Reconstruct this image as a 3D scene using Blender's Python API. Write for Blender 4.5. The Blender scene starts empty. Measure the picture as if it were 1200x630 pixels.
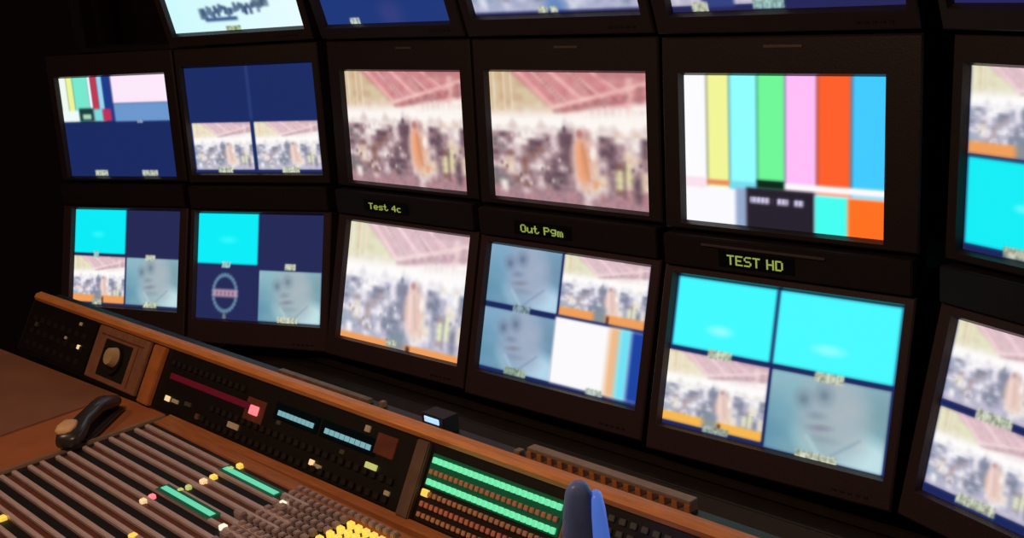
import bpy, bmesh, math, random
import numpy as np
from mathutils import Matrix, Vector

R = math.radians
Z0 = 1.52                                   # eye height above the floor
COL = bpy.context.scene.collection

# ------------------------------------------------------------------ camera
cam_d = bpy.data.cameras.new('camera')
cam = bpy.data.objects.new('camera', cam_d)
COL.objects.link(cam)
cam_d.sensor_width = 36
cam_d.lens = 1421.26 / 1200 * 36
cam_d.clip_start = 0.02
cam.rotation_mode = 'XYZ'
CAMR = Matrix(((0.71406, -0.11959, 0.6898), (0.69443, 0.24598, -0.67621), (-0.08881, 0.96187, 0.25869)))
cam.rotation_euler = CAMR.to_euler()
cam.location = (0, 0, Z0)
bpy.context.scene.camera = cam

# ------------------------------------------------------------------ world and exposure
world = bpy.data.worlds.new('dark_van_air')
bpy.context.scene.world = world
world.use_nodes = True
world.node_tree.nodes['Background'].inputs[0].default_value = (0.010, 0.006, 0.008, 1)
world.node_tree.nodes['Background'].inputs[1].default_value = 0.5
vs = bpy.context.scene.view_settings
vs.view_transform = 'Standard'
vs.look = 'None'
vs.exposure = 0
vs.gamma = 1
vs.use_curve_mapping = False


def area(name, loc, target, size, energy, color):
    d = bpy.data.lights.new(name, 'AREA')
    d.shape = 'DISK'
    d.size = size
    d.energy = energy
    d.color = color
    o = bpy.data.objects.new(name, d)
    COL.objects.link(o)
    o.location = loc
    o.rotation_euler = (Vector(target) - Vector(loc)).to_track_quat('-Z', 'Y').to_euler()
    return o


# the dim warm downlights of the control room, above and behind the console
area('warm_downlight', (-1.2, 0.15, Z0 + 0.62), (-1.6, 0.95, Z0 - 0.8), 0.30, 9.0, (1.0, 0.60, 0.36))
area('warm_downlight_far', (-2.7, 0.35, Z0 + 0.6), (-2.4, 0.9, Z0 - 0.8), 0.25, 3.0, (1.0, 0.58, 0.36))


# ------------------------------------------------------------------ helpers
def lin(c):
    return tuple((x / 255 / 12.92) if x / 255 <= .04045 else ((x / 255 + .055) / 1.055) ** 2.4 for x in c)


def mat(name, rgb, rough=.5, metal=0.0, emit=0.0, var=0.0, scale=60, bump=0.0, stretch=None, coat=0.0):
    m = bpy.data.materials.new(name)
    m.use_nodes = True
    nt = m.node_tree
    b = nt.nodes['Principled BSDF']
    c = lin(rgb)
    b.inputs['Base Color'].default_value = (*c, 1)
    b.inputs['Roughness'].default_value = rough
    b.inputs['Metallic'].default_value = metal
    b.inputs['Coat Weight'].default_value = coat
    if emit:
        b.inputs['Emission Color'].default_value = (*c, 1)
        b.inputs['Emission Strength'].default_value = emit
    if var or bump:
        tc = nt.nodes.new('ShaderNodeTexCoord')
        mp = nt.nodes.new('ShaderNodeMapping')
        if stretch:
            mp.inputs['Scale'].default_value = stretch
        nz = nt.nodes.new('ShaderNodeTexNoise')
        nz.inputs['Scale'].default_value = scale
        nz.inputs['Detail'].default_value = 4
        nt.links.new(tc.outputs['Object'], mp.inputs[0])
        nt.links.new(mp.outputs[0], nz.inputs['Vector'])
        if var:
            rp = nt.nodes.new('ShaderNodeValToRGB')
            rp.color_ramp.elements[0].position = .3
            rp.color_ramp.elements[1].position = .7
            rp.color_ramp.elements[0].color = (*[max(0, x * (1 - var)) for x in c], 1)
            rp.color_ramp.elements[1].color = (*[min(1, x * (1 + var)) for x in c], 1)
            nt.links.new(nz.outputs['Fac'], rp.inputs[0])
            nt.links.new(rp.outputs[0], b.inputs['Base Color'])
        if bump:
            bp = nt.nodes.new('ShaderNodeBump')
            bp.inputs['Strength'].default_value = bump
            bp.inputs['Distance'].default_value = .002
            nt.links.new(nz.outputs['Fac'], bp.inputs['Height'])
            nt.links.new(bp.outputs[0], b.inputs['Normal'])
    return m


M = {
    'wall': mat('wall_dark_felt', (34, 20, 24), .95, var=.25, scale=200, bump=.3),
    'floor': mat('floor_dark_vinyl', (30, 26, 26), .7, var=.2, scale=30),
    'ceiling': mat('ceiling_dark_panel', (26, 22, 22), .9, var=.1),
    'rack': mat('rack_black_paint', (22, 18, 20), .6, var=.15, scale=80, bump=.2),
    'bezel': mat('bezel_dark_plastic', (44, 37, 40), .42, var=.12, scale=300, bump=.15),
    'bezel_lower': mat('bezel_brown_black_plastic', (62, 47, 52), .42, var=.12, scale=300, bump=.15),
    'case': mat('monitor_case_black', (24, 20, 21), .6, var=.1),
    'silver': mat('dull_silver', (120, 110, 112), .4, .6, var=.1),
    'umd': mat('tally_box_black', (34, 26, 28), .5, var=.15, bump=.1),
    'umdwin': mat('tally_window_smoked', (12, 16, 10), .35),
    'ledgreen': mat('tally_green_dots', (166, 186, 92), .5, emit=.6),
    'ledge': mat('ledge_dark_laminate', (40, 32, 29), .55, var=.2, scale=25),
    'lip': mat('ledge_pale_edge', (140, 122, 104), .45, .3, var=.3, scale=40),  # edge highlight put into a pale metal colour
    'wood': mat('rail_orange_brown_wood', (236, 158, 92), .34, var=.16, scale=18, bump=.15, stretch=(1, 12, 12)),
    'trimwood': mat('front_trim_brown', (190, 122, 78), .42, var=.18, scale=20, bump=.1, stretch=(1, 12, 12)),
    'face': mat('bridge_black_panel', (24, 20, 19), .45, var=.2, scale=50, bump=.1),
    'brownpanel': mat('brown_module_plate', (150, 108, 86), .45, var=.15, scale=60),
    'brownbar': mat('brown_divider', (196, 124, 72), .45, var=.15, scale=40),
    'greybar': mat('grey_brown_divider', (112, 92, 84), .45, var=.15, scale=40),
    'hole': mat('recess_black', (10, 8, 8), .7, var=.2),
    'knob': mat('knob_beige', (206, 182, 140), .4, var=.1),
    'maroon': mat('maroon_strip', (128, 30, 58), .4, emit=.10, var=.1),
    'redlamp': mat('lit_red_lamp', (255, 128, 138), .4, emit=1.0),
    'cyan': mat('lit_cyan_readout', (118, 176, 190), .4, emit=.75),
    'cyanwin': mat('readout_window_teal', (10, 30, 40), .2, coat=.4),
    'blueled': mat('lit_pale_blue_readout', (170, 215, 250), .4, emit=.95),
    'warmlamp': mat('lit_warm_lamp', (236, 206, 158), .4, emit=.85),
    'dimlamp': mat('dim_beige_legend', (170, 146, 112), .4, emit=.25),
    'yellowlamp': mat('lit_yellow_lamp', (240, 205, 90), .4, emit=.85),
    'yglamp': mat('lit_yellow_green_lamp', (190, 200, 120), .4, emit=.7),
    'whitelamp': mat('lit_white_lamp', (255, 240, 215), .4, emit=.95),
    'greenlamp': mat('lit_sea_green_key', (112, 222, 172), .4, emit=.85),
    'greenbar': mat('lit_green_meter', (98, 212, 176), .4, emit=.8),
    'greenbase': mat('green_key_bed', (18, 84, 56), .4, emit=.35, var=.1),
    'brownkey': mat('tan_key', (222, 172, 142), .45, var=.1),
    'pinkkey': mat('pinkish_key', (232, 156, 142), .45, var=.1),
    'plate': mat('fader_plate_dark', (34, 24, 24), .5, var=.2, scale=40, bump=.1),
    'ridge': mat('fader_rail_pinkish_grey', (222, 204, 208), .40, .15, var=.12, scale=40, stretch=(1, 10, 10)),
    'rim': mat('console_rim_grey', (160, 138, 120), .45, .2, var=.12),
    'redslot': mat('slot_reddish_brown', (112, 60, 46), .55, var=.2, scale=40),
    'slot': mat('slot_black', (8, 6, 8), .6, var=.2),
    'greykey': mat('grey_key', (186, 168, 172), .45, var=.1),
    'darkkey': mat('dark_green_grey_key', (84, 88, 76), .5, var=.1),
    'desk': mat('desk_brown_laminate', (152, 106, 84), .5, var=.14, scale=9, bump=.1),
    'desk2': mat('desk_orange_brown_laminate', (190, 118, 74), .5, var=.14, scale=9, bump=.1),
    'body': mat('console_body_black', (22, 18, 18), .7, var=.15),
    'handset': mat('handset_charcoal', (58, 56, 60), .32, var=.1, coat=.2),
    'handset_cap': mat('handset_tan_cap', (250, 206, 156), .45, var=.1),
    'blueedge': mat('blue_glow_edge', (88, 130, 236), .3, emit=.5),  # blue glow of the handset edge, put in as emission
    'greyplastic': mat('blue_grey_plastic', (120, 150, 235), .35, var=.1),
}


def mesh_obj(name, bm, m, parent=None, bevel=0.0, smooth=False):
    me = bpy.data.meshes.new(name)
    if bevel:
        bmesh.ops.bevel(bm, geom=[e for e in bm.edges], offset=bevel, segments=2, affect='EDGES', clamp_overlap=True)
    bmesh.ops.recalc_face_normals(bm, faces=bm.faces)
    bm.to_mesh(me)
    bm.free()
    if smooth:
        for f in me.polygons:
            f.use_smooth = True
    me.materials.append(M[m] if isinstance(m, str) else m)
    o = bpy.data.objects.new(name, me)
    COL.objects.link(o)
    if parent:
        o.parent = parent
    return o


def box(bm, x0, x1, y0, y1, z0, z1):
    v = [bm.verts.new(p) for p in ((x0, y0, z0), (x1, y0, z0), (x1, y1, z0), (x0, y1, z0),
                                   (x0, y0, z1), (x1, y0, z1), (x1, y1, z1), (x0, y1, z1))]
    for f in ((0, 3, 2, 1), (4, 5, 6, 7), (0, 1, 5, 4), (1, 2, 6, 5), (2, 3, 7, 6), (3, 0, 4, 7)):
        bm.faces.new([v[i] for i in f])


def boxo(name, b, m, parent=None, bevel=0.0):
    bm = bmesh.new()
    box(bm, *b)
    return mesh_obj(name, bm, m, parent, bevel)


def prism_x(bm, prof, x0, x1):
    """extrude a (y,z) outline along x"""
    a = [bm.verts.new((x0, y, z)) for y, z in prof]
    b = [bm.verts.new((x1, y, z)) for y, z in prof]
    n = len(prof)
    bm.faces.new(a)
    bm.faces.new(b[::-1])
    for i in range(n):
        bm.faces.new((a[i], b[i], b[(i + 1) % n], a[(i + 1) % n]))


def prism_z(bm, prof, z0, z1):
    a = [bm.verts.new((x, y, z0)) for x, y in prof]
    b = [bm.verts.new((x, y, z1)) for x, y in prof]
    n = len(prof)
    bm.faces.new(a[::-1])
    bm.faces.new(b)
    for i in range(n):
        bm.faces.new((a[i], a[(i + 1) % n], b[(i + 1) % n], b[i]))


def empty(name, loc, rot=(0, 0, 0), label=None, cat=None, group=None):
    o = bpy.data.objects.new(name, None)
    o.empty_display_size = .05
    o.location = loc
    o.rotation_euler = rot
    COL.objects.link(o)
    if label:
        o['label'] = label
    if cat:
        o['category'] = cat
    if group:
        o['group'] = group
    return o


def struct(o, label=None):
    o['kind'] = 'structure'
    if label:
        o['label'] = label
    return o


def clone(o, loc=None, parent=None, name=None):
    c = o.copy()
    COL.objects.link(c)
    if parent:
        c.parent = parent
    if loc is not None:
        c.location = loc
    return c


# ------------------------------------------------------------------ the room
F = -3.9
struct(boxo('floor', (F, 1.6, -2.2, 2.35, -.06, 0), 'floor'), 'dark vinyl floor of the control room')
struct(boxo('ceiling', (F, 1.6, -2.2, 2.35, 2.30, 2.36), 'ceiling'), 'dark ceiling of the control room')
struct(boxo('wall_back', (F, 1.6, 2.25, 2.35, 0, 2.30), 'wall'), 'dark wall behind the bank of monitors')
struct(boxo('wall_left', (F - .08, F, -2.2, 2.35, 0, 2.30), 'wall'), 'dark wine-black wall left of the monitors')
struct(boxo('wall_right', (1.6, 1.68, -2.2, 2.35, 0, 2.30), 'wall'), 'dark wall at the right end of the room')
struct(boxo('wall_front', (F, 1.6, -2.28, -2.2, 0, 2.30), 'wall'), 'dark wall behind the operators')

# ------------------------------------------------------------------ pictures shown on the screens
def C3(c):
    return np.array(c, float)


def canvas(h, w, c=(0, 0, 0)):
    return np.tile(C3(c), (h, w, 1))


def uv(h, w):
    v, u = np.mgrid[0:h, 0:w]
    return (u + .5) / w, (v + .5) / h


def blend(img, a, c):
    a = np.clip(a, 0, 1)[..., None]
    img[:] = img * (1 - a) + C3(c) * a


def soft(x, e=.02):
    return np.clip(.5 + x / (2 * e), 0, 1)


def rect(img, u0, u1, v0, v1, c, e=.012, a=1.0):
    u, v = uv(*img.shape[:2])
    blend(img, a * soft(u - u0, e) * soft(u1 - u, e) * soft(v - v0, e) * soft(v1 - v, e), c)


def ell(img, cu, cv, ru, rv, c, e=.25, a=1.0, rot=0.0):
    u, v = uv(*img.shape[:2])
    du, dv = u - cu, v - cv
    if rot:
        du, dv = du * math.cos(rot) + dv * math.sin(rot), -du * math.sin(rot) + dv * math.cos(rot)
    d = np.sqrt((du / ru) ** 2 + (dv / rv) ** 2)
    blend(img, a * soft(1 - d, e), c)


def seg(img, u0, v0, u1, v1, w, c, a=1.0):
    u, v = uv(*img.shape[:2])
    dx, dy = u1 - u0, v1 - v0
    t = np.clip(((u - u0) * dx + (v - v0) * dy) / (dx * dx + dy * dy), 0, 1)
    d = np.hypot(u - u0 - t * dx, v - v0 - t * dy)
    blend(img, a * soft(w - d, w * .8), c)


def paste(img, sub, u0, v0):
    h, w = img.shape[:2]
    y, x = int(round(v0 * h)), int(round(u0 * w))
    sh, sw = sub.shape[:2]
    sh, sw = min(sh, h - y), min(sw, w - x)
    img[y:y + sh, x:x + sw] = sub[:sh, :sw]


def part_of(img, u0, u1, v0, v1, fn, *a, **k):
    h, w = img.shape[:2]
    y0, y1, x0, x1 = [int(round(t)) for t in (v0 * h, v1 * h, u0 * w, u1 * w)]
    img[y0:y1, x0:x1] = fn(y1 - y0, x1 - x0, *a, **k)


def caption(img, cu, cv, w=.10, hh=.028, c=(222, 230, 204)):
    H, W = img.shape[:2]
    rng = random.Random(int(cu * 1000 + cv * 77))
    x0, x1 = int((cu - w / 2) * W), int((cu + w / 2) * W)
    y0, y1 = max(0, int((cv - hh) * H)), min(H, int((cv + hh) * H))
    for x in range(x0, x1):
        k = .78 + .22 * rng.random()
        for y in range(y0, y1):
            img[y, x] = C3(c) * (k if rng.random() > .25 else .62)


def mosaic(img, nu, nv, cols, a, seed, v0):
    """patches of mixed colour, smoothly joined, below v0"""
    h, w = img.shape[:2]
    rg = np.random.RandomState(seed)
    g = np.array(cols, float)[rg.randint(0, len(cols), (nv + 2, nu + 2))]
    u, v = uv(h, w)
    x, y = u * nu, v * nv
    i, j = x.astype(int), y.astype(int)
    fx, fy = (x - i)[..., None], (y - j)[..., None]
    fx, fy = fx * fx * (3 - 2 * fx), fy * fy * (3 - 2 * fy)
    c = (g[j, i] * (1 - fx) + g[j, i + 1] * fx) * (1 - fy) + (g[j + 1, i] * (1 - fx) + g[j + 1, i + 1] * fx) * fy
    m = (a * soft(v - v0, .04))[..., None]
    img[:] = img * (1 - m) + c * m


CROWD = ('WWWWWWWWWGMLPWWWCWCW', 'MDMLWWLMLDDLMWDMWLWD', 'GLMWWDDMLDDLLLMDMLWD', 'MGLLMDBMLMDLPLDDMCLD',
         'DMBLMBMLMDDCOLMDMCCM', 'MLCMBMLMDMDCOCLDBYLM', 'LCCLBLWMDLDLOCMMYYMC', 'GMCLBMMDDDMLOCCMYYDC',
         'GGMBLMLDGDMLCOCMYCDC', 'GWGMBMLMDMMLCCLMBPDP', 'PWMMLMMPMMPMWLPMPPDP', 'MPMMPPMMPMPMWMPPMPMP')


def hall(h, w, pal='pink', strip=0.0):
    """interior of a large hall seen by the camera feed: pitched pink roof, crowd, orange dress"""
    if pal == 'pink':
        roof, rib, left, white, lo, hi, dk, floor, dress = (204, 132, 136), (240, 192, 186), (206, 186, 146), (254, 248, 244), \
            (176, 142, 144), (234, 218, 206), (104, 78, 90), (176, 132, 142), (226, 150, 108)
    else:
        roof, rib, left, white, lo, hi, dk, floor, dress = (212, 170, 182), (240, 212, 212), (216, 216, 172), (255, 253, 252), \
            (176, 172, 192), (240, 238, 244), (112, 114, 140), (190, 182, 206), (226, 192, 184)
    if pal == 'yellow':
        left, hi = (228, 218, 176), (242, 234, 204)
    img = canvas(h, w, white)
    u, v = uv(h, w)
    # left wall, cream, fading into the bright haze
    blend(img, soft(.34 - v - .12 * u, .09) * soft(.55 - u, .1), left)
    for x in (.03, .10, .15):
        seg(img, x, 0, x + .005, .30, .007, (244, 228, 206), .55)
    seg(img, .08, 0, .085, .3, .012, (214, 168, 120), .35)
    # roof wedge: left slope down to an apex near the middle, then up to the right edge
    wedge = np.minimum((u - .14) - v * 1.02, (.385 - .17 * u) - v)
    blend(img, soft(wedge, .03), roof)
    for k, x in enumerate((.17, .27, .38, .50, .63)):
        seg(img, x, -.03, x + .23, .24 - .02 * k, .014 - .001 * k, rib, .7)
        for q in np.linspace(0, 1, 12):
            ell(img, x + .045 + .2 * q, .25 * q, .012, .014, C3(roof) * (.78 if k % 2 else 1.2), .5, .55)
    seg(img, .42, .27, 1.02, .07, .016, rib, .9)
    seg(img, .44, .30, 1.02, .17, .016, C3(roof) * .84, .7)
    rect(img, .70, .98, -.1, .06, C3(roof) * .84, a=.5)
    rect(img, .87, .91, .04, .34, rib, a=.6)
    rect(img, .93, .97, .10, .22, C3(roof) * .75, a=.6)
    for q in range(6):
        rect(img, .55 + .06 * q, .585 + .06 * q, .24 - .017 * q, .275 - .017 * q, C3(roof) * .72, a=.6)
    # windows band on the right
    rect(img, .64, .98, .27, .37, (236, 222, 204), .04, .55)
    for q in range(8):
        rect(img, .66 + .042 * q, .675 + .042 * q, .27, .36, lo, a=.35)
    mosaic(img, 24, 20, [roof, rib, white, rib], .18, 11, .02)
    blend(img, soft(v - (.33 - .10 * np.clip(u - .5, 0, 1)), .04) * soft(.46 - v, .04) * .9, white)
    # crowd
    ragged = .43 + .03 * np.sin(u * 31) + .02 * np.sin(u * 67 + 1)
    blend(img, soft(v - ragged, .04) * .75, (C3(lo) + C3(hi)) / 2)
    pk = dict(W=(250, 242, 238), D=(98, 74, 88), M=(156, 126, 134), L=(222, 200, 204), B=(138, 98, 92), G=(120, 112, 118),
              O=(230, 152, 104), C=(228, 204, 182), Y=(222, 212, 162), P=(178, 130, 138))
    if pal != 'pink':
        pk = dict(W=(255, 253, 253), D=(98, 104, 130), M=(158, 158, 184), L=(232, 226, 238), B=(158, 136, 142), G=(136, 152, 174),
                  O=(232, 186, 170), C=(232, 220, 202), Y=(224, 226, 176), P=(190, 180, 204))
    grid = np.array([[pk[ch] for ch in row] for row in CROWD], float)
    nr, nc = grid.shape[:2]
    x = np.clip(u * nc - .5, 0, nc - 1.001)
    y = np.clip((v - .42) / .58 * nr - .5, 0, nr - 1.001)
    i, j = x.astype(int), y.astype(int)
    fx, fy = (x - i)[..., None], (y - j)[..., None]
    fx, fy = fx * fx * (3 - 2 * fx), fy * fy * (3 - 2 * fy)
    c = (grid[j, i] * (1 - fx) + grid[j, i + 1] * fx) * (1 - fy) + (grid[j + 1, i] * (1 - fx) + grid[j + 1, i + 1] * fx) * fy
    m = soft(v - .44, .03)[..., None]
    img[:] = img * (1 - m) + c * m
    mosaic(img, 46, 36, [lo, hi, dk, hi, lo], .16, 9, .44)
    rng = random.Random(8)
    for k in range(26):
        ell(img, rng.random(), .47 + .40 * rng.random(), .010, .016, hi if k % 2 else dk, .6, .6)
    rect(img, 0, 1.1, .93, 1.1, floor, .06, .45)
    # dark figure and the figure in the long orange dress
    ell(img, .495, .58, .026, .16, dk, .6, .6)
    ell(img, .49, .43, .012, .025, C3(dk) * .9, .5, .7)
    ell(img, .605, .66, .080, .215, (232, 190, 172), .25, .75)
    ell(img, .60, .66, .034, .16, dress, .5, .85, rot=-.06)
    seg(img, .60, .54, .635, .80, .010, C3(dress) * .85, .4)
    seg(img, .57, .54, .585, .80, .012, C3(dress) * 1.12, .6)
    ell(img, .585, .46, .02, .03, (176, 112, 112), .5, .8)
    ell(img, .665, .60, .018, .05, (252, 246, 238), .5, .8)
    rect(img, .84, .86, .64, .92, C3(dk) * .95, a=.55)
    if pal != 'pink':
        img[:] = img * .84 + 255 * .16
    if strip:
        blend(img, soft(v - (1 - strip), .012), (240, 160, 92) if pal != 'yellow' else (246, 184, 80))
        rect(img, .42, .56, 1 - strip - .10, 1.02, (128, 142, 158), .03, .9)
        rect(img, .57, .60, 1 - strip * .8, 1.02, (60, 36, 44), .01, .9)
    return img


def face(h, w, pal='teal'):
    """a head-and-shoulders camera feed, washed out blue-grey, the head tipped a little"""
    bg, sk, dk, wh = ((128, 170, 182), (166, 178, 186), (112, 136, 154), (190, 222, 226))
    if pal == 'blue':
        bg, sk, dk, wh = ((116, 156, 184), (158, 170, 192), (104, 122, 154), (180, 212, 230))
    img = canvas(h, w, bg)
    u, v = uv(h, w)
    blend(img, soft(.45 - v, .5) * .6, C3(bg) * 1.18)
    blend(img, soft(.22 - u, .2) * soft(v - .45, .3), (92, 148, 176))
    ell(img, .95, .30, .20, .4, C3(bg) * .90, .7, .7)
    ell(img, .55, 1.15, .5, .30, C3(bg) * .97, .4, .8)
    ell(img, .88, .92, .26, .40, C3(wh) * 1.06, .35, .95, rot=-.7)
    ell(img, .38, .88, .09, .22, C3(wh) * .96, .6, .6, rot=-.5)
    ell(img, .56, .42, .27, .52, sk, .4, .92, rot=-.12)
    ell(img, .66, .38, .14, .40, C3(sk) * 1.05, .6, .6)
    # brows and eyes, nose, mouth, chin; the head is tipped to the left
    for cu, cv in ((.30, .29), (.47, .20)):
        ell(img, cu, cv, .065, .10, dk, .8, .85)
        ell(img, cu, cv + .01, .028, .04, C3(dk) * .85, .8, .55)
    seg(img, .385, .28, .40, .44, .022, C3(dk) * 1.25, .35)
    ell(img, .42, .47, .065, .04, dk, .8, .6, rot=-.2)
    ell(img, .46, .61, .09, .035, (122, 126, 150), .7, .75, rot=-.2)
    ell(img, .50, .74, .10, .04, dk, .8, .35)
    seg(img, .56, .94, .80, .66, .014, C3(dk) * 1.1, .55)
    seg(img, .36, .74, .50, .98, .020, wh, .6)
    mosaic(img, 10, 9, [bg, sk, C3(sk) * .9], .14, 3, -1)
    return img


NAVY = (26, 38, 92)
W_, H_ = 132, 88


def pic(name):
    img = canvas(H_, W_, NAVY)
    u, v = uv(H_, W_)
    if name == 'A2':
        x0, x1, y1 = 0, .47, .44
        for a, b, c in ((0, .07, (240, 250, 240)), (.07, .13, (236, 245, 150)), (.13, .27, (120, 232, 205)), (.27, .30, (240, 250, 255)),
                        (.30, .36, (190, 60, 82)), (.36, .41, (150, 214, 240)), (.41, .48, (30, 60, 140))):
            rect(img, a, b, -.1, .44, c, .008)
        rect(img, -.1, .16, .33, .44, (240, 250, 250))
        rect(img, .16, .30, .31, .44, (30, 60, 60))
        rect(img, .19, .27, .37, .42, (170, 215, 190))
        rect(img, .30, .38, .32, .44, (120, 220, 220))
        rect(img, .38, .46, .32, .44, (190, 50, 90))
        rect(img, .49, 1.1, -.1, .27, (252, 232, 250))
        rect(img, .49, 1.1, .27, .45, (108, 152, 206))
        rect(img, -.1, 1.1, .455, 1.1, (26, 42, 98))
        caption(img, .30, .97, .12)
        caption(img, .75, .97, .14)
        caption(img, .72, .455, .05, .02, (150, 170, 200))
    elif name == 'B2':
        img[:] = C3((27, 44, 100))
        rect(img, .485, .50, 0, .5, (48, 66, 124))
        part_of(img, .015, .48, .52, .97, hall, 'yellow')
        part_of(img, .505, .985, .52, .97, hall, 'yellow')
        caption(img, .25, .975, .12)
        caption(img, .76, .975, .13)
    elif name in ('C2', 'D2'):
        img = hall(H_, W_, 'pink')
    elif name == 'E2':
        cs = [(252, 252, 255), (242, 246, 152), (146, 255, 255), (112, 248, 152), (255, 190, 248), (255, 96, 44), (66, 202, 255)]
        edges = [-.1, .125, .245, .39, .53, .685, .845, 1.1]
        for i, c in enumerate(cs):
            rect(img, edges[i], edges[i + 1], -.1, 1.1, c, .012)
        rect(img, -.1, 1.1, .745, 1.1, (250, 250, 255), .008)
        rect(img, -.1, .12, .69, .76, (250, 226, 238), .008)
        rect(img, .12, .245, .70, .735, (232, 140, 96), .008)
        rect(img, .245, .40, .70, .755, (120, 220, 240), .008)
        rect(img, .385, .525, .68, .735, (10, 40, 28), .008)
        rect(img, .53, 1.1, .69, .735, (255, 250, 252), .008)
        rect(img, .275, .335, .745, 1.1, (150, 170, 205), .012)
        rect(img, .33, .675, .735, 1.1, (38, 32, 46), .01)
        rect(img, .675, .83, .755, 1.1, (70, 255, 240), .01)
        rect(img, .83, 1.1, .755, 1.1, (255, 112, 34), .01)
        for a, b in ((.35, .45), (.49, .545), (.575, .62)):
            rect(img, a, b, .795, .835, (216, 210, 240), .006)
        for x in np.arange(.36, .62, .021):
            rect(img, x, x + .006, .795, .835, (90, 84, 110), .004, .7)
    elif name == 'F2':
        part_of(img, .01, .495, .0, .47, hall, 'pale', strip=.14)
        part_of(img, .505, 1, .0, .47, hall, 'pale', strip=.14)
        rect(img, .01, .495, .485, .955, (20, 238, 246), .006)
        rect(img, .505, .99, .485, .955, (20, 238, 246), .006)
        caption(img, .24, .965, .11, .03)
        caption(img, .75, .965, .11, .03)
        ell(img, .25, .72, .03, .02, (120, 255, 255), .6, .7)
    elif name == 'A3':
        img[:] = C3((38, 42, 84))
        rect(img, .0, .49, .0, .455, (10, 236, 246), .006)
        ell(img, .23, .26, .05, .03, (60, 250, 255), .6, .7)
        part_of(img, .0, .49, .49, .97, hall, 'pale', strip=.16)
        part_of(img, .505, .985, .49, .97, face)
        caption(img, .22, .47, .05, .03, (180, 240, 240))
        caption(img, .73, .49, .09, .03)
        caption(img, .24, .97, .09)
        caption(img, .74, .965, .12)
    elif name == 'B3':
        img[:] = C3((36, 42, 88))
        rect(img, .0, .49, .0, .475, (10, 238, 248), .006)
        ell(img, .25, .25, .06, .03, (60, 252, 255), .6, .7)
        part_of(img, .505, .985, .52, .985, face)
        # round dial with a ring of marks and a reading across the middle
        for k in range(26):
            a = 2 * math.pi * k / 26
            ell(img, .235 + .095 * math.sin(a), .75 - .17 * math.cos(a), .013, .020, (112, 150, 176), .5, .85)
        rect(img, .14, .335, .715, .785, (186, 150, 172), .012)
        for k in range(5):
            rect(img, .165 + .032 * k, .18 + .032 * k, .735, .768, (110, 92, 124), .006, .8)
        caption(img, .24, .49, .07, .03, (190, 240, 245))
        caption(img, .235, .965, .03, .03, (120, 140, 150))
        caption(img, .75, .49, .09, .03)
        caption(img, .74, .98, .15)
    elif name == 'C3':
        img = hall(H_, W_, 'pale', strip=.055)
        caption(img, .45, .965, .09, .022)
    elif name == 'D3':
        part_of(img, .0, .47, .0, .46, face, 'blue')
        part_of(img, .0, .47, .50, .965, face, 'blue')
        part_of(img, .485, .985, .0, .46, hall, 'pale', strip=.14)
        rect(img, .47, .985, .475, .97, (252, 250, 252), .006)
        rect(img, .80, .87, .475, .97, (240, 186, 140), .02)
        rect(img, .86, .925, .475, .97, (110, 226, 245), .02)
        rect(img, .925, 1.0, .475, .97, (28, 66, 160), .015)
        caption(img, .25, .475, .12, .03, (150, 178, 190))
        caption(img, .25, .965, .14, .025, (170, 195, 170))
        caption(img, .75, .97, .10, .02, (225, 240, 225))
    elif name == 'E3':
        rect(img, .012, .475, .012, .465, (66, 250, 255), .006)
        rect(img, .49, .99, .012, .465, (72, 250, 255), .006)
        ell(img, .235, .33, .05, .03, (160, 255, 255), .6, .8)
        ell(img, .72, .33, .06, .03, (150, 255, 255), .6, .8)
        part_of(img, .0, .475, .505, .97, hall, 'yellow', strip=.13)
        part_of(img, .49, .985, .505, .985, face)
        caption(img, .25, .49, .11, .026)
        caption(img, .74, .50, .12, .03)
        caption(img, .27, .97, .12, .025, (190, 205, 190))
        caption(img, .72, .985, .18, .025)
    elif name == 'F3':
        part_of(img, .01, .495, .0, .46, hall, 'pale')
        part_of(img, .505, .99, .0, .46, hall, 'pale')
        part_of(img, .01, .495, .50, .94, hall, 'pale')
        part_of(img, .505, .99, .50, .94, hall, 'pale')
        caption(img, .25, .48, .16, .03)
        caption(img, .25, .955, .17, .03)
    elif name == 'B1':
        img[:] = C3((206, 250, 252))
        blend(img, u, (232, 252, 255))
        rng = random.Random(3)
        for k in range(26):
            x = .26 + .50 * k / 26
            y = .80 - .16 * (x - .3) + .07 * rng.random()
            rect(img, x, x + .024, y - .04, y + .05 * rng.random(), (52, 74, 112), .008, .55 + .4 * rng.random())
        rect(img, .27, .52, .87, .905, (50, 76, 130), .012, .9)
        rect(img, .24, .29, .78, .88, (60, 84, 120), .012, .8)
        rect(img, .66, .78, .72, .80, (70, 92, 112), .012, .7)
        caption(img, .47, .98, .12, .02, (190, 210, 170))
    elif name == 'C1':
        img[:] = C3((30, 56, 122))
        ell(img, .55, .92, .08, .1, (56, 62, 128), .6, .8)
        caption(img, .25, .975, .08, .025, (215, 232, 225))
    elif name == 'D1':
        img = hall(H_, W_, 'pale')
        img[:] = img * .75 + C3((120, 150, 200)) * .25
        ell(img, .52, .97, .06, .12, (90, 132, 190), .5, .9)
        rect(img, -.1, 1.1, .975, 1.1, (30, 34, 84))
        caption(img, .44, .975, .06, .022)
        caption(img, .51, .975, .05, .022)
    elif name == 'E1':
        img[:] = C3((34, 38, 88))
        part_of(img, .0, .48, .0, .95, hall, 'pale')
        rect(img, .15, .30, .90, .97, (50, 66, 130), .01)
        caption(img, .14, .97, .08, .03)
        caption(img, .45, .965, .14, .03, (180, 225, 220))
    else:
        img[:] = C3((36, 38, 92))
        part_of(img, .52, .98, .0, .45, hall, 'pale')
    # a slight softening, as the panel shows it
    k = img.copy()
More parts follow.
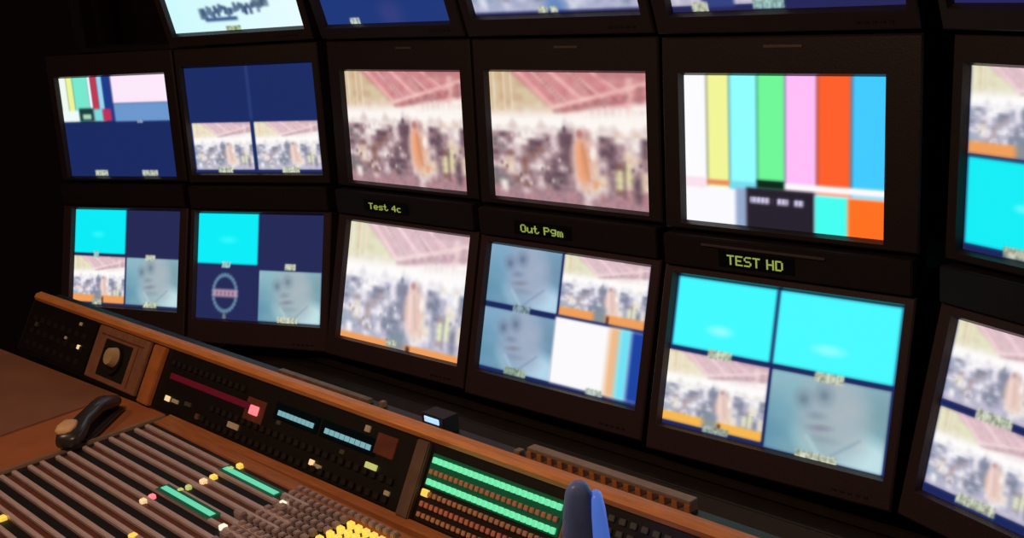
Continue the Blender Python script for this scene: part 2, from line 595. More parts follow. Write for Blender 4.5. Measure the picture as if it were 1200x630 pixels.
    k[1:-1, 1:-1] = (img[1:-1, 1:-1] * 4 + img[:-2, 1:-1] + img[2:, 1:-1] + img[1:-1, :-2] + img[1:-1, 2:]) / 8
    return np.clip(k, 0, 255)


def srgb2lin(a):
    a = a / 255.0
    return np.where(a <= .04045, a / 12.92, ((a + .055) / 1.055) ** 2.4)


scr_mat = bpy.data.materials.new('lit_screen')
scr_mat.use_nodes = True
_nt = scr_mat.node_tree
_b = _nt.nodes['Principled BSDF']
_b.inputs['Base Color'].default_value = (.004, .004, .006, 1)
_b.inputs['Roughness'].default_value = .3
_at = _nt.nodes.new('ShaderNodeAttribute')
_at.attribute_name = 'picture'
_nt.links.new(_at.outputs['Color'], _b.inputs['Emission Color'])
_b.inputs['Emission Strength'].default_value = 1.0


def screen_obj(name, w, h, parent, z0):
    img = srgb2lin(pic(name))
    H, W = img.shape[:2]
    xs = np.linspace(-w / 2, w / 2, W)
    zs = np.linspace(z0 + h, z0, H)
    co = np.zeros((H, W, 3))
    co[..., 0] = xs[None]
    co[..., 2] = zs[:, None]
    me = bpy.data.meshes.new('screen')
    idx = np.arange(H * W).reshape(H, W)
    q = np.stack([idx[1:, :-1], idx[1:, 1:], idx[:-1, 1:], idx[:-1, :-1]], -1).reshape(-1, 4)
    me.from_pydata(co.reshape(-1, 3).tolist(), [], q.tolist())
    at = me.color_attributes.new('picture', 'FLOAT_COLOR', 'POINT')
    rgba = np.ones((H * W, 4), np.float32)
    rgba[:, :3] = img.reshape(-1, 3)
    at.data.foreach_set('color', rgba.ravel())
    me.materials.append(scr_mat)
    o = bpy.data.objects.new('screen', me)
    COL.objects.link(o)
    o.parent = parent
    return o


# ------------------------------------------------------------------ the bank of monitors
# screen centre x, y, z (from the eye), turn, lean, width, height, case offsets
MON = {
    'A2': (-3.0615, 1.5666, -0.3829, 17.95, 3.03, 0.3847, 0.2690, 0.0040, 0.0034),
    'A3': (-3.0364, 1.5123, -0.7348, 17.95, 16.15, 0.3829, 0.2627, -0.0032, -0.0102),
    'B1': (-2.5944, 1.6602, -0.0147, 18.47, -14.69, 0.3947, 0.2709, -0.0019, 0.0018),
    'B2': (-2.6123, 1.6995, -0.3694, 18.47, 3.03, 0.4012, 0.2680, 0.0027, -0.0101),
    'B3': (-2.5946, 1.6428, -0.7398, 18.47, 16.15, 0.3968, 0.2726, 0.0039, -0.0052),
    'C1': (-2.1228, 1.7297, -0.0156, 0.96, -14.69, 0.4203, 0.2704, 0.0047, 0.0027),
    'C2': (-2.1147, 1.7728, -0.3859, 0.96, 3.03, 0.3980, 0.2592, -0.0041, 0.0063),
    'C3': (-2.1142, 1.7134, -0.7493, 0.96, 16.15, 0.4162, 0.2797, -0.0036, 0.0044),
    'D1': (-1.6126, 1.7221, -0.0079, 0.00, -14.69, 0.4301, 0.2682, -0.0012, -0.0050),
    'D2': (-1.6141, 1.7650, -0.3833, 0.00, 3.03, 0.4160, 0.2602, 0.0004, 0.0038),
    'D3': (-1.6144, 1.7056, -0.7460, 0.00, 16.15, 0.4336, 0.2696, 0.0007, 0.0010),
    'E1': (-1.0978, 1.7086, -0.0117, 1.16, -14.69, 0.4302, 0.2699, -0.0063, -0.0012),
    'E2': (-1.1174, 1.7512, -0.3837, 1.16, 3.03, 0.3842, 0.2608, 0.0124, 0.0041),
    'E3': (-1.1030, 1.6921, -0.7498, 1.16, 16.15, 0.4420, 0.2767, -0.0008, 0.0049),
    'F2': (-0.5886, 1.6809, -0.3723, -17.94, 3.03, 0.4181, 0.2773, -0.0024, -0.0072),
    'F3': (-0.6039, 1.6234, -0.7515, -17.94, 16.15, 0.4150, 0.2749, -0.0055, 0.0065),
    'F1': (-.6100, 1.6300, -.0100, -17.94, -14.69, .4205, .2700, 0.0, 0.0),
}
LABELS = {
    'B1': 'topmost-row monitor showing a pale cyan-white card with dark scribbled lettering',
    'C1': 'topmost-row monitor with a plain deep blue picture, above the left hall picture',
    'D1': 'topmost-row monitor showing a pale bluish crowd picture over a navy edge',
    'E1': 'topmost-row monitor above the colour bars, half picture and half navy',
    'F1': 'navy monitor in the top right corner of the monitor bank',
    'A2': 'leftmost middle-row monitor, small colour bars above a navy lower half',
    'B2': 'middle-row monitor with navy top half and two small crowd pictures below',
    'C2': 'narrower-looking monitor filled with pink-roofed hall picture, beside the navy-topped one',
    'D2': 'monitor filled with pink-roofed hall picture, directly left of the colour bars',
    'E2': 'monitor showing full-screen vertical colour bars',
    'F2': 'right-edge monitor with a crowd picture above a cyan block',
    'A3': 'leftmost lower-row monitor, cyan block above crowd and face pictures',
    'B3': 'lower-row monitor with cyan block above a round dial, face at lower right',
    'C3': 'lower-row monitor filled with a pale hall picture over an orange bottom line',
    'D3': 'lower-row monitor with two blue-grey faces stacked at left and white block',
    'E3': 'large lower-row monitor with two cyan blocks above a crowd and a face',
    'F3': 'right-edge lower monitor with two pale crowd pictures stacked',
}


def ring(bm, x0, x1, z0, z1, a0, a1, b0, b1, y0, y1, yi):
    """bezel: outer x0..x1 z0..z1, opening a0..a1 b0..b1, front at y0, back at y1, inner lip slopes to yi"""
    out = [(x0, z0), (x1, z0), (x1, z1), (x0, z1)]
    inn = [(a0, b0), (a1, b0), (a1, b1), (a0, b1)]
    ch = .003
    lip = .005
    o0 = [bm.verts.new((x, y1, z)) for x, z in out]
    o1 = [bm.verts.new((x, y0 + ch, z)) for x, z in out]
    cx, cz = (x0 + x1) / 2, (z0 + z1) / 2
    o2 = [bm.verts.new((x + (ch if x < cx else -ch), y0, z + (ch if z < cz else -ch))) for x, z in out]
    i0 = [bm.verts.new((x + (-lip if x < cx else lip), y0, z + (-lip if z < cz else lip))) for x, z in inn]
    i1 = [bm.verts.new((x, yi, z)) for x, z in inn]
    i2 = [bm.verts.new((x, y1, z)) for x, z in inn]
    for ra, rb in ((o0, o1), (o1, o2), (o2, i0), (i0, i1), (i1, i2), (i2, o0)):
        for k in range(4):
            bm.faces.new((ra[k], ra[(k + 1) % 4], rb[(k + 1) % 4], rb[k]))


HALF = {'A': .225, 'B': .221, 'C': .241, 'D': .243, 'E': .244, 'F': .232}
for key in sorted(MON):
    x, y, z, psi, th, w, h, ox, oz = MON[key]
    c, j = key
    cs = math.cos(R(th))
    zb = {'1': -.177, '2': -.529, '3': -.932}[j]
    zt = {'1': .155, '2': -.187, '3': -.600}[j]
    hb, bt = (z - h / 2 * cs - zb) / cs, (zt - z - h / 2 * cs) / cs
    # base of the thing = bottom edge centre of its case
    Rm = Matrix.Rotation(R(psi), 3, 'Z') @ Matrix.Rotation(R(-th), 3, 'X')
    base = Vector((x, y, z + Z0)) + Rm @ Vector((0, 0, -h / 2 - hb))
    e = empty('monitor', base, (R(-th), 0, R(psi)), LABELS[key], 'monitor', 'monitors mounted in the wall of screens')
    zs0 = hb
    half = HALF[c]
    x0, x1 = ox - half, ox + half
    bm = bmesh.new()
    ring(bm, x0, x1, 0, hb + h + bt, -w / 2, w / 2, zs0, zs0 + h, -.012, .022, -.001)
    mesh_obj('bezel', bm, 'bezel_lower' if j == '3' else 'bezel', e)
    screen_obj(key, w, h, e, zs0)
    bm = bmesh.new()
    box(bm, x0 + .012, x1 - .012, .0225, .045, .022, hb + h + bt - .022)
    box(bm, ox - .12, ox + .12, .045, .07, .06, h - .02)
    mesh_obj('back_cover', bm, 'case', e, .003)
    if j == '2' and c in 'CDEF':
        cx = {'C': .03, 'D': .02, 'E': .015, 'F': 0}[c]
        wd = {'C': .05, 'D': .06, 'E': .072, 'F': .07}[c]
        boxo('nameplate', (cx - wd / 2, cx + wd / 2, -.0135, -.0118, hb + h + bt - .019, hb + h + bt - .0145), 'silver', e)
    # small control buttons under the picture
    if j in '13':
        b0 = None
        for k in range(5):
            xx = x1 - .10 + .014 * k
            if b0 is None:
                b0 = boxo('control_button', (-.004, .004, -.0138, -.0115, -.0015, .0015), 'case', e, .0004)
                b0.location = (xx, 0, .014)
            else:
                clone(b0, (xx, 0, .014), e)

# vertical rack posts and shelves carrying the monitors
posts = [(-3.318, 1.60, 18), (-2.845, 1.755, 18), (-2.365, 1.85, 9), (-1.866, 1.86, 0), (-1.36, 1.86, 0), (-.846, 1.86, -9), (-.35, 1.70, -18)]
rk = empty('monitor_rack', (-1.6, 1.9, 0), (0, 0, 0), 'black steel rack of posts and shelves carrying the wall of monitors', 'rack')
for px, py, a in posts:
    o = boxo('post', (-.02, .02, 0, .05, 0, 1.72), 'rack', rk, .002)
    o.location = (px + 1.6, py + .03 - 1.9, 0)
    o.rotation_euler = (0, 0, R(a))


def shelf_run(zc, d, name='shelf', th=.012):
    pts = [(-3.33, 1.585), (-2.36, 1.83), (-.86, 1.83), (-.33, 1.68)]
    bm = bmesh.new()
    prof = [(px + 1.6, py + d - 1.9) for px, py in pts] + [(px + 1.6, py + d + .12 - 1.9) for px, py in pts[::-1]]
    prism_z(bm, prof, zc - th / 2, zc + th / 2)
    return mesh_obj(name, bm, 'rack', rk)


for zz, d in ((Z0 - .985, -.02), (Z0 - .185, .02), (Z0 + .18, .0)):
    shelf_run(zz, d)
shelf_run(Z0 - .56, .03, 'shelf_panel', .05)

# ------------------------------------------------------------------ tally displays between the middle and lower rows
GL = {
    'T': '11111001000010000100001000010000100', 'E': '11111100001000011110100001000011111', 'S': '01111100001000001110000010000111110',
    'H': '10001100011000111111100011000110001', 'D': '11110100011000110001100011000111110', 'O': '01110100011000110001100011000101110',
    'P': '11110100011000111110100001000010000', 'e': '00000000000111010001111111000001110', 's': '00000000000111110000011100000111110',
    't': '01000010001110001000010000100100110', 'u': '00000000001000110001100011001101101', 'g': '00000011111000110001011110000101110',
    'm': '00000000001101010101101011010110101', '4': '00010001100101010010111110001000010', 'c': '00000000000111010000100001000001110',
    ' ': '0' * 35,
}


def dots(text, h):
    p = h / 7
    bm = bmesh.new()
    x = 0
    for ch in text:
        g = GL[ch]
        for r_ in range(7):
            for c_ in range(5):
                if g[r_ * 5 + c_] == '1':
                    cx, cz = x + c_ * p * .9, (6 - r_) * p
                    box(bm, cx - p * .42, cx + p * .42, -.0006, .0006, cz - p * .46, cz + p * .46)
        x += p * (6 if ch != ' ' else 3.4) * .9
    return bm, x - p * .9


UMD = {'A': None, 'B': None, 'C': ('Test 4c', -2.228, -.572, .0150, .115), 'D': ('Out Pgm', -1.725, -.5755, .0165, .118),
       'E': ('TEST HD', -1.205, -.578, .0178, .112), 'F': None}
COLS = {'A': (-3.0577, 1.5678, 17.95), 'B': (-2.6098, 1.7004, 18.47), 'C': (-2.1188, 1.7727, 0.96), 'D': (-1.6137, 1.765, 0),
        'E': (-1.105, 1.7514, 1.16), 'F': (-.5909, 1.6816, -17.94)}
ULAB = {'A': 'dark unlit tally box between the two leftmost monitors',
        'B': 'dark unlit tally box under the navy-topped monitor',
        'C': 'black tally box with small green text at the left of the three lit ones',
        'D': 'black tally box with green lettering above the two stacked faces',
        'E': 'black tally box reading TEST HD in yellow-green under the colour bars',
        'F': 'dark unlit tally box between the two right-edge monitors'}
for c, u in UMD.items():
    cx, cy, psi = COLS[c]
    half = HALF[c] - .004
    Rz = Matrix.Rotation(R(psi), 3, 'Z')
    b = Vector((cx, cy, Z0 - .594)) + Rz @ Vector((0, -.035, 0))
    e = empty('tally_display', b, (0, 0, R(psi)), ULAB[c], 'display', 'tally displays between the monitor rows')
    boxo('housing', (-half, half, 0, .055, 0, .058), 'umd', e, .002)
    if c == 'E':
        boxo('silver_lip', (-.155, .09, -.004, 0, .0435, .0475), 'silver', e, .0005)
    if u:
        txt, tx, tz, th, tw = u
        lx = tx - cx
        lz = tz + .594
        dw = boxo('display_window', (lx - .02, lx + tw + .02, -.0015, 0, lz - .006, lz + th + .006), 'umdwin', e)
        bm, wtot = dots(txt, th)
        bmesh.ops.scale(bm, vec=(tw / wtot, 1, 1), verts=bm.verts)
        o = mesh_obj('lettering', bm, 'ledgreen', dw)
        o.location = (lx, -.0022, lz)
        o['label'] = 'lit green letters'

# ------------------------------------------------------------------ ledge under the monitors
lg = empty('equipment_ledge', (-1.7, 1.45, 0), (0, 0, R(-1.2)), 'long dark ledge running below the monitors behind the console', 'ledge')
bm = bmesh.new()
prism_x(bm, [(-.22, .50), (.10, .50), (.16, .545), (.245, .545), (.245, .46), (-.22, .46)], -1.5, 1.75)
mesh_obj('ledge_top', bm, 'ledge', lg, .003)
boxo('edge_strip', (-1.5, 1.75, .085, .10, .505, .515), 'lip', lg, .002)
boxo('back_strip', (-1.5, 1.75, .20, .212, .548, .562), 'ledge', lg, .002)
boxo('front_apron', (-1.5, 1.75, -.20, -.18, 0, .459), 'body', lg)

# ------------------------------------------------------------------ mixing console
YAW = R(-2.0)
CO = Vector((-1.5, 1.014, 0))
SZ = Z0 - .80                                # height of the fader surface
con = empty('mixing_console', CO, (0, 0, YAW), 'long dark mixing console with orange wooden rail and lit keys', 'console')
A0, A1 = -1.215, 1.10
fy, fz = .062, .105                          # run and rise of the sloping bridge face
FL = math.hypot(fy, fz)
ang = math.atan2(fz, fy)
bm = bmesh.new()
prism_x(bm, [(0, SZ - .02), (0, SZ), (fy, SZ + fz), (fy + .055, SZ + fz - .004), (fy + .055, SZ - .02)], A0, A1)
mesh_obj('bridge', bm, 'face', con)
# wooden rail along the top
bm = bmesh.new()
prism_x(bm, [(fy - .004, SZ + fz - .0015), (fy - .006, SZ + fz + .007), (fy, SZ + fz + .0135), (fy + .012, SZ + fz + .0145), (fy + .018, SZ + fz + .008), (fy + .018, SZ + fz)],
        A0, A1)
mesh_obj('top_rail', bm, 'wood', con)['label'] = 'orange-brown wooden rail'
boxo('pedestal', (A0 + .05, A1 - .05, -.30, .10, 0, SZ - .045), 'body', con)
bm = bmesh.new()
box(bm, -.52, A1, -.50, 0, SZ - .045, SZ - .014)
mesh_obj('console_pan', bm, 'body', con)
# brown trim between bridge and fader plate
bm = bmesh.new()
prism_x(bm, [(-.022, SZ - .012), (-.020, SZ + .002), (-.002, SZ + .004), (.001, SZ + .0), (.001, SZ - .012)], -.50, A1)
mesh_obj('front_trim', bm, 'trimwood', con)['label'] = 'brown wooden strip'

# things on the sloping face: an anchor whose x runs along and y up the slope, z out
FM = Matrix.Translation((0, 0, SZ)) @ Matrix.Rotation(ang, 4, 'X')


def onface(name, a0, a1, b0, b1, hgt, m, bevel=.0006, base=0.0, label=None, parent=None, z0=-.001):
    bm = bmesh.new()
    ca, cb = (a0 + a1) / 2, (b0 + b1) / 2
    box(bm, a0 - ca, a1 - ca, b0 - cb, b1 - cb, z0, hgt)
    o = mesh_obj(name, bm, m, con, bevel)
    o.matrix_local = FM @ Matrix.Translation((ca, cb, base))
    if label:
        o['label'] = label
    return o


def face_clone(o, a, b, m=None, base=0.0):
    c = clone(o, None, con)
    c.matrix_local = FM @ Matrix.Translation((a, b, base))
    return c


# left end cap and its small lamps
onface('end_cap', -1.222, -1.215, .0, FL, .004, 'body')
onface('module_panel', -1.208, -.885, .006, .112, .003, 'face')
for a, b, s, m in ((-.9606, .1027, .007, 'dimlamp'), (-1.0081, .0635, .006, 'dimlamp'), (-.9374, .0549, .009, 'warmlamp'), (-1.1663, .0681, .010, 'darkkey')):
    onface('indicator_lamp', a - s / 1.6, a + s / 1.6, b - s / 2, b + s / 2, .006, m)
for k in range(8):
    for q in range(3):
        onface('dark_button', -1.19 + .036 * k, -1.17 + .036 * k, .018 + .028 * q, .030 + .028 * q, .005, 'body')
# brown square joystick plate with a round well
jp = onface('joystick_plate', -.872, -.648, .006, .117, .006, 'brownpanel', .0015, label='brown square plate with a round dark well')


def disc(name, r0, h, m, a, b, base, seg_=24, r1=None, parent=con):
    bm = bmesh.new()
    bmesh.ops.create_cone(bm, cap_ends=True, segments=seg_, radius1=r0, radius2=r1 if r1 is not None else r0, depth=h)
    o = mesh_obj(name, bm, m, con, 0)
    o.matrix_local = FM @ Matrix.Translation((a, b, base + h / 2))
    return o


onface('plate_groove', -.852, -.668, .0995, .1025, .0066, 'redslot', 0)
onface('plate_groove', -.690, -.687, .014, .098, .0066, 'redslot', 0)
bm = bmesh.new()
box(bm, -.058, .058, -.038, .038, 0, .0012)
o = mesh_obj('well', bm, 'hole', con)
o.matrix_local = FM @ Matrix.Translation((-.766, .056, .0062))
disc('joystick_collar', .030, .008, 'hole', -.760, .058, .006)
jk = disc('joystick_knob', .021, .014, 'knob', -.757, .063, .014, r1=.017)
jk['label'] = 'beige round knob'
bpy.context.view_layer.update()
for o in list(con.children):
    if o.name.split('.')[0] in ('plate_groove', 'well', 'joystick_collar', 'joystick_knob'):
        ml = o.matrix_local.copy()
        o.parent = jp
        o.matrix_local = jp.matrix_local.inverted() @ ml
# orange divider
onface('divider', -.628, -.583, .0, .1165, .010, 'brownbar', .002, label='orange-brown divider bar')
# dark recess 1 with maroon strip, legends and the red lamp
onface('module_panel', -.575, .182, .004, .113, .002, 'face')
onface('maroon_strip', -.545, -.262, .064, .0755, .004, 'maroon', .001)
onface('red_lamp', -.258, -.232, .058, .074, .006, 'redlamp', .001, label='bright pinkish red lamp')
onface('red_lamp_bezel', -.275, -.215, .046, .086, .003, 'redslot')
for a, b, wd, hh, m in ((-.5291, .0275, .016, .010, 'warmlamp'), (-.500, .028, .022, .007, 'dimlamp'), (-.4539, .0319, .022, .008, 'darkkey'), (-.2926, .0275, .034, .010, 'dimlamp'),
                        (-.047, .0222, .012, .009, 'warmlamp'), (-.030, .020, .020, .006, 'dimlamp'), (.0625, .104, .012, .010, 'dimlamp'), (.0964, .052, .028, .009, 'yglamp'), (.1495, .0236, .012, .007, 'dimlamp'),
                        (-.165, .062, .012, .007, 'darkkey'), (.020, .056, .012, .007, 'darkkey')):
    onface('legend_lamp', a - wd / 2, a + wd / 2, b - hh / 2, b + hh / 2, .005, m)
random.seed(2)
proto = onface('dark_button', -.006, .006, -.005, .005, .006, 'greybar')
pm = onface('dark_button', -.006, .006, -.005, .005, .006, 'body')
proto.matrix_local = FM @ Matrix.Translation((-.41, .018, 0))
pm.matrix_local = FM @ Matrix.Translation((-.39, .018, 0))
for k in range(26):
    face_clone(pm, -.37 + .0208 * k, .014)
    face_clone(pm, -.37 + .0208 * k, .042)
for k in range(13):
    face_clone(pm, -.545 + .0208 * k, .095)
# two cyan readouts
for a0, a1 in ((-.176, -.070), (-.040, .084)):
    rw = onface('readout_window', a0 - .012, a1 + .012, .066, .094, .0035, 'cyanwin', .001)
    bpy.context.view_layer.update()
    rw_inv = rw.matrix_local.inverted()
    n = 9
    for k in range(n):
        q = a0 + (a1 - a0) * (k + .5) / n
        hw = (a1 - a0) / n * .42
        o = onface('readout_digit', q - hw, q + hw, .0735, .082, .0045, 'cyan', 0)
        o.parent = rw
        o.matrix_local = rw_inv @ FM @ Matrix.Translation((q, .07775, 0))
onface('legend_plate', .090, .140, .072, .105, .004, 'redslot', .001, label='dull red legend plate')
# grey-brown divider, then the section of lit keys
onface('divider', .185, .214, .0, .1165, .009, 'greybar', .002, label='grey-brown divider bar')
onface('key_bed', .2205, .492, .055, .104, .002, 'greenbase', .001, label='dark green bed of the lit keys')
onface('key_bed', .2205, .492, .004, .053, .002, 'plate', .001)
onface('side_strip', .4955, .5015, .01, .105, .004, 'yellowlamp' if False else 'rim', .001)
onface('yellow_marker', .4955, .5035, .044, .054, .007, 'yellowlamp', .001)
rows = [(.0945, 'greenlamp', 'lit_key', .0086), (.0775, 'brownkey', 'tan_key', .0074), (.0625, 'greenlamp', 'lit_key', .0086), (.0455, 'brownkey', 'tan_key', .0072), (.0295, 'pinkkey', 'pink_key', .0078), (.014, 'brownkey', 'tan_key', .007)]
for b, m, nm, hh in rows:
    k0 = None
    for k in range(24):
        a = .2305 + .0110 * k
        if k0 is None:
            k0 = onface(nm, -.0040, .0040, -hh / 2, hh / 2, .0062, m, .0008)
            k0.matrix_local = FM @ Matrix.Translation((a, b, 0))
        elif b == .0455 and k == 0:
            pass
        else:
            face_clone(k0, a, b)
onface('yellow_key', .2240, .2375, .0405, .051, .0072, 'yellowlamp', .001, label='lit yellow key')
# right part of the bridge beyond the upright handset
onface('module_panel', .510, 1.09, .004, .113, .002, 'face')
k0 = None
for k in range(30):
    for b in (.104, .088, .070):
        if k0 is None:
            k0 = onface('dark_key', -.0055, .0055, -.004, .004, .005, 'darkkey', .0008)
            k0.matrix_local = FM @ Matrix.Translation((.535, b, 0))
        else:
            face_clone(k0, .535 + .0182 * k, b)

# metal pieces standing just behind the rail
def bar(name, x0, x1, y0, y1, z0, z1, m, parent=con, bevel=.001, label=None):
    o = boxo(name, (x0, x1, y0, y1, z0, z1), m, parent, bevel)
    if label:
        o['label'] = label
    return o


TZ = SZ + fz - .004
bar('cable_cover', -.262, .002, fy + .036, fy + .048, TZ, TZ + .008, 'lip', label='slim pale metal cover behind the rail')
bar('fixing_stud', .026, .036, fy + .040, fy + .050, TZ, TZ + .010, 'rim')
bar('fixing_stud', .350, .362, fy + .030, fy + .042, TZ, TZ + .012, 'rim')
ch_ = bar('clock_housing', .158, .210, fy + .022, fy + .052, TZ, TZ + .028, 'umd')
o = bar('clock_readout', .166, .200, fy + .0205, fy + .0218, TZ + .016, TZ + .025, 'blueled', ch_, label='small pale blue lit readout')
vt = bar('vent_strip', .372, .660, fy + .034, fy + .052, TZ, TZ + .004, 'greybar', label='slotted strip behind the rail')
bar('vent_cap', .372, .660, fy + .036, fy + .052, TZ + .0135, TZ + .019, 'rim', vt, bevel=.0008)
f0 = None
for k in range(15):
    if f0 is None:
        f0 = bar('vent_fin', -.0045, .0045, 0, .016, .0035, .0140, 'brownbar', vt, bevel=.0005)
        f0.location = (.376, fy + .035, TZ)
    else:
        clone(f0, (.376 + .0199 * k, fy + .035, TZ), vt)

# ------------------------------------------------------------------ fader surface (its own slight turn)
FO = Vector((-1.5, .937, SZ))
YF = R(-3.3)
fp = bpy.data.objects.new('fader_panel', None)
me_ = bmesh.new()
# local frame of the panel inside the console
box(me_, -.505, .95, -.42, .052, -.012, 0)
fp = mesh_obj('fader_panel', me_, 'plate', con, .002)
fp['label'] = 'dark fader panel of long parallel slots'
rel = Matrix.Rotation(-YAW, 4, 'Z') @ Matrix.Translation(FO - CO) @ Matrix.Rotation(YF, 4, 'Z')
fp.matrix_local = rel


def sub(name, s0, s1, t0, t1, h, m, bevel=.0005, z0=-.001, label=None):
    bm = bmesh.new()
    cs, ct = (s0 + s1) / 2, (t0 + t1) / 2
    box(bm, s0 - cs, s1 - cs, t0 - ct, t1 - ct, z0, h)
    o = mesh_obj(name, bm, m, fp, bevel)
    o.location = (cs, ct, 0)
    if label:
        o['label'] = label
    return o


sub('panel_rim', -.516, -.503, -.42, .054, .005, 'rim', .002, z0=-.012)
sub('top_margin', -.500, .95, .026, .050, .003, 'trimwood', .001)
PERIOD = .0493
first = None
T0 = .008
lamps = []
for k in range(9):
    t = T0 - PERIOD * k
    s1 = .05 + .03 * ((k * 7) % 3)
    for q, (dt, wd) in enumerate(((0, .0085), (-.0215, .0085))):
        sub('fader_rail', -.490, s1, t + dt - wd / 2, t + dt + wd / 2, .0065, 'ridge', .0012)
    sub('fader_slot', -.485, s1, t - .0155, t - .006, .0018, 'redslot', .0004)
    sub('fader_track', -.485, s1, t - .0420, t - .0285, .0014, 'slot', .0004)


def at(x, y):                                  # world x, y on the surface -> panel s, t
    d = Vector((x, y)) - FO.xy
    return d.x * math.cos(YF) + d.y * math.sin(YF), -d.x * math.sin(YF) + d.y * math.cos(YF)


# green meters, one beside the brown strip and one a row further out
for (xa, ya), (xb, yb) in (((-1.684, .947), (-1.524, .937)), ((-1.707, .845), (-1.546, .836))):
    s0, t0 = at(xa, ya)
    s1, t1 = at(xb, yb)
    tm = (t0 + t1) / 2
    sub('meter_window', s0 - .006, s1 + .006, tm - .0125, tm + .0125, .0068, 'greenbase', .001)
    for k in range(14):
        a = s0 + (s1 - s0) * (k + .5) / 14
        sub('meter_segment', a - (s1 - s0) / 30, a + (s1 - s0) / 30, tm - .0050, tm + .0050, .0078, 'greenbar', 0)
LP = [((-.1755, .0209), 'yellowlamp', .010), ((-.1755, .0039), 'yglamp', .010), ((-.1716, -.0299), 'yellowlamp', .011), ((-.1705, -.0489), 'warmlamp', .011),
      ((-.1700, -.0760), 'yglamp', .009), ((-.1690, -.0905), 'yglamp', .009), ((-.1868, -.131), 'redlamp', .010), ((-.1838, -.1478), 'warmlamp', .010),
      ((.0097, -.0125), 'whitelamp', .011), ((.0054, -.1119), 'whitelamp', .011), ((-.315, -.3217), 'yellowlamp', .012), ((-.0808, -.214), 'yellowlamp', .012)]
for (a, b), m, s in LP:
    sub('signal_lamp', a - s / 2, a + s / 2, b - s / 2, b + s / 2, .0085, m, .0015)
# grey keys beyond the rails, then a block of yellow lit keys
gk = None
for i in range(15):
    for j in range(11):
        a, b = .000 + .0175 * i, .034 - .0175 * j - .0
        x = a + .05 * (j / 11) - .01
        if x > .146 and x < .275 and b > -.10 and b < .025:
            continue
        if gk is None:
            gk = sub('grey_key', -.0058, .0058, -.0052, .0052, .010, 'greykey', .0015)
            gk.location = (x, b, 0)
        else:
            clone(gk, (x, b, 0), fp)
yk = None
for i in range(6):
    for j in range(5):
        a, b = .158 + .0188 * i, .0125 - .0182 * j
        if yk is None:
            yk = sub('yellow_key', -.0056, .0056, -.0048, .0048, .0105, 'yellowlamp', .0015)
            yk.location = (a, b, 0)
        else:
            clone(yk, (a, b, 0), fp)
# fader knobs resting far down the tracks
for k, s in enumerate((.03, -.005, .04, .015, .03, .0, .02)):
    t = T0 - PERIOD * k - .035
    sub('fader_knob', s - .011, s + .011, t - .006, t + .006, .014, 'greykey', .002)

# ------------------------------------------------------------------ desk left of the console
dk = empty('desk', (-2.5, .60, 0), (0, 0, 0), 'brown laminate desk top to the left of the fader panel', 'desk')
DZ = SZ - .003
boxo('desktop', (-3.35 + 2.5, -2.2145 + 2.5, -.45, .438, DZ - .03, DZ), 'desk', dk, .002)
o = boxo('desktop', (-2.2085 + 2.5, -2.024 + 2.5, -.45, .436, DZ - .03, DZ), 'desk2', dk, .002)
o['label'] = 'narrower orange-brown desk board'
for x in (-.80, .42):
    boxo('leg', (x, x + .04, -.40, .40, 0, DZ - .031), 'body', dk, .002)


# ------------------------------------------------------------------ handsets
def loft(bm, secs, n=20):
    """secs: list of (x, halfwidth, halfheight, zc)"""
    rings = []
    for x, a, b, zc in secs:
        ringv = []
        for k in range(n):
            t = 2 * math.pi * k / n
            cx, sx = math.cos(t), math.sin(t)
            ex = .7
            ringv.append(bm.verts.new((x, a * math.copysign(abs(cx) ** ex, cx), zc + b * math.copysign(abs(sx) ** ex, sx))))
        rings.append(ringv)
    for r0, r1 in zip(rings, rings[1:]):
        for k in range(n):
            bm.faces.new((r0[k], r0[(k + 1) % n], r1[(k + 1) % n], r1[k]))
    bm.faces.new(rings[0][::-1])
    bm.faces.new(rings[-1])


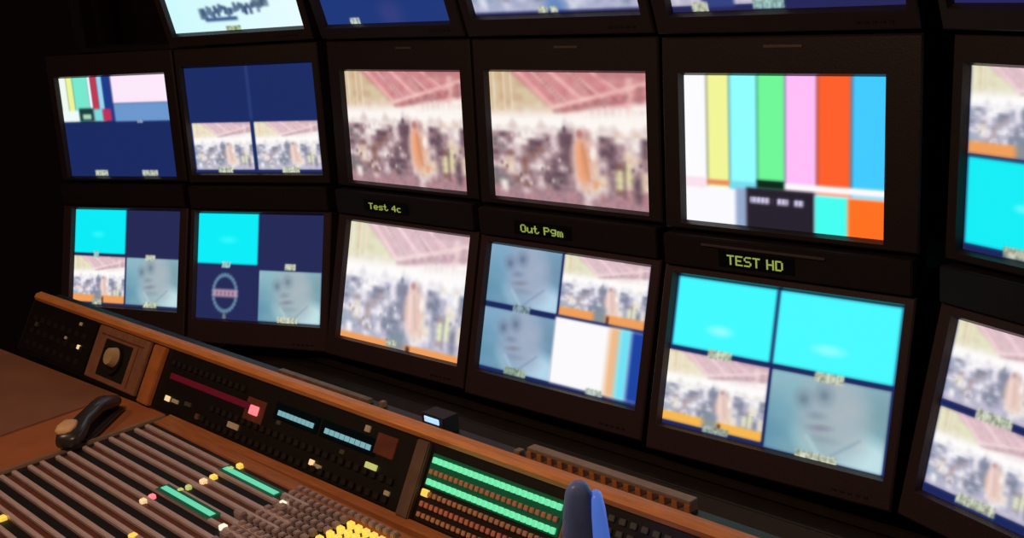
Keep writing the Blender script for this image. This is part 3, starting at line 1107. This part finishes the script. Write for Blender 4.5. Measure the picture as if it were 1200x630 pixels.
dirv = Vector((-2.135 + 1.998, .992 - .825, 0))
hs = empty('telephone_handset', (-2.070, .905, DZ), (0, 0, math.atan2(dirv.y, dirv.x)),
           'dark handset with tan end lying on the desk beside the fader panel', 'handset')
bm = bmesh.new()
box(bm, -.070, .104, -.024, .024, .0005, .011)
mesh_obj('cradle', bm, 'handset', hs, .004)
bm = bmesh.new()
loft(bm, [(-.104, .008, .006, .020), (-.100, .020, .011, .022), (-.085, .025, .013, .025), (-.060, .023, .012, .029), (-.03, .017, .010, .034), (.03, .017, .010, .035),
          (.060, .022, .012, .031), (.085, .025, .013, .027), (.101, .020, .011, .023), (.106, .008, .005, .021)])
mesh_obj('grip', bm, 'handset', hs, 0, True)
bm = bmesh.new()
loft(bm, [(-.090, .006, .003, .033), (-.086, .015, .006, .036), (-.070, .018, .007, .038), (-.052, .014, .006, .040), (-.047, .006, .003, .040)])
o = mesh_obj('mouthpiece_cap', bm, 'handset_cap', hs, 0, True)
o.location = (0, .010, .002)
o['label'] = 'tan cap at the near end'

h2 = empty('upright_handset', (-.900, .962, SZ + .0055), (0, 0, R(-47)), 'upright rounded blue-grey handset with bright blue edge at the bottom of the photo', 'handset')


def upright(name, secs, dy, m, label=None):
    bm = bmesh.new()
    loft(bm, secs)
    bmesh.ops.rotate(bm, verts=bm.verts, cent=(0, 0, 0), matrix=Matrix.Rotation(R(-90), 3, 'Y'))
    bmesh.ops.translate(bm, verts=bm.verts, vec=(0, dy, 0))
    o = mesh_obj(name, bm, m, h2, 0, True)
    if label:
        o['label'] = label
    return o


upright('handset_body', [(.004, .030, .016, 0), (.05, .0285, .016, 0), (.10, .0245, .0155, 0), (.14, .020, .0145, 0), (.162, .016, .013, 0), (.172, .011, .010, 0), (.176, .005, .005, 0)], -.003, 'greyplastic')
upright('edge_band', [(.005, .0165, .0165, 0), (.05, .0155, .0163, 0), (.10, .0130, .0158, 0), (.14, .0100, .0148, 0), (.157, .0070, .0120, 0), (.162, .003, .006, 0)], .0175, 'blueedge', 'bright blue edge')
bm = bmesh.new()
box(bm, -.026, .026, -.042, .042, 0, .004)
mesh_obj('holder', bm, 'body', h2, .001)
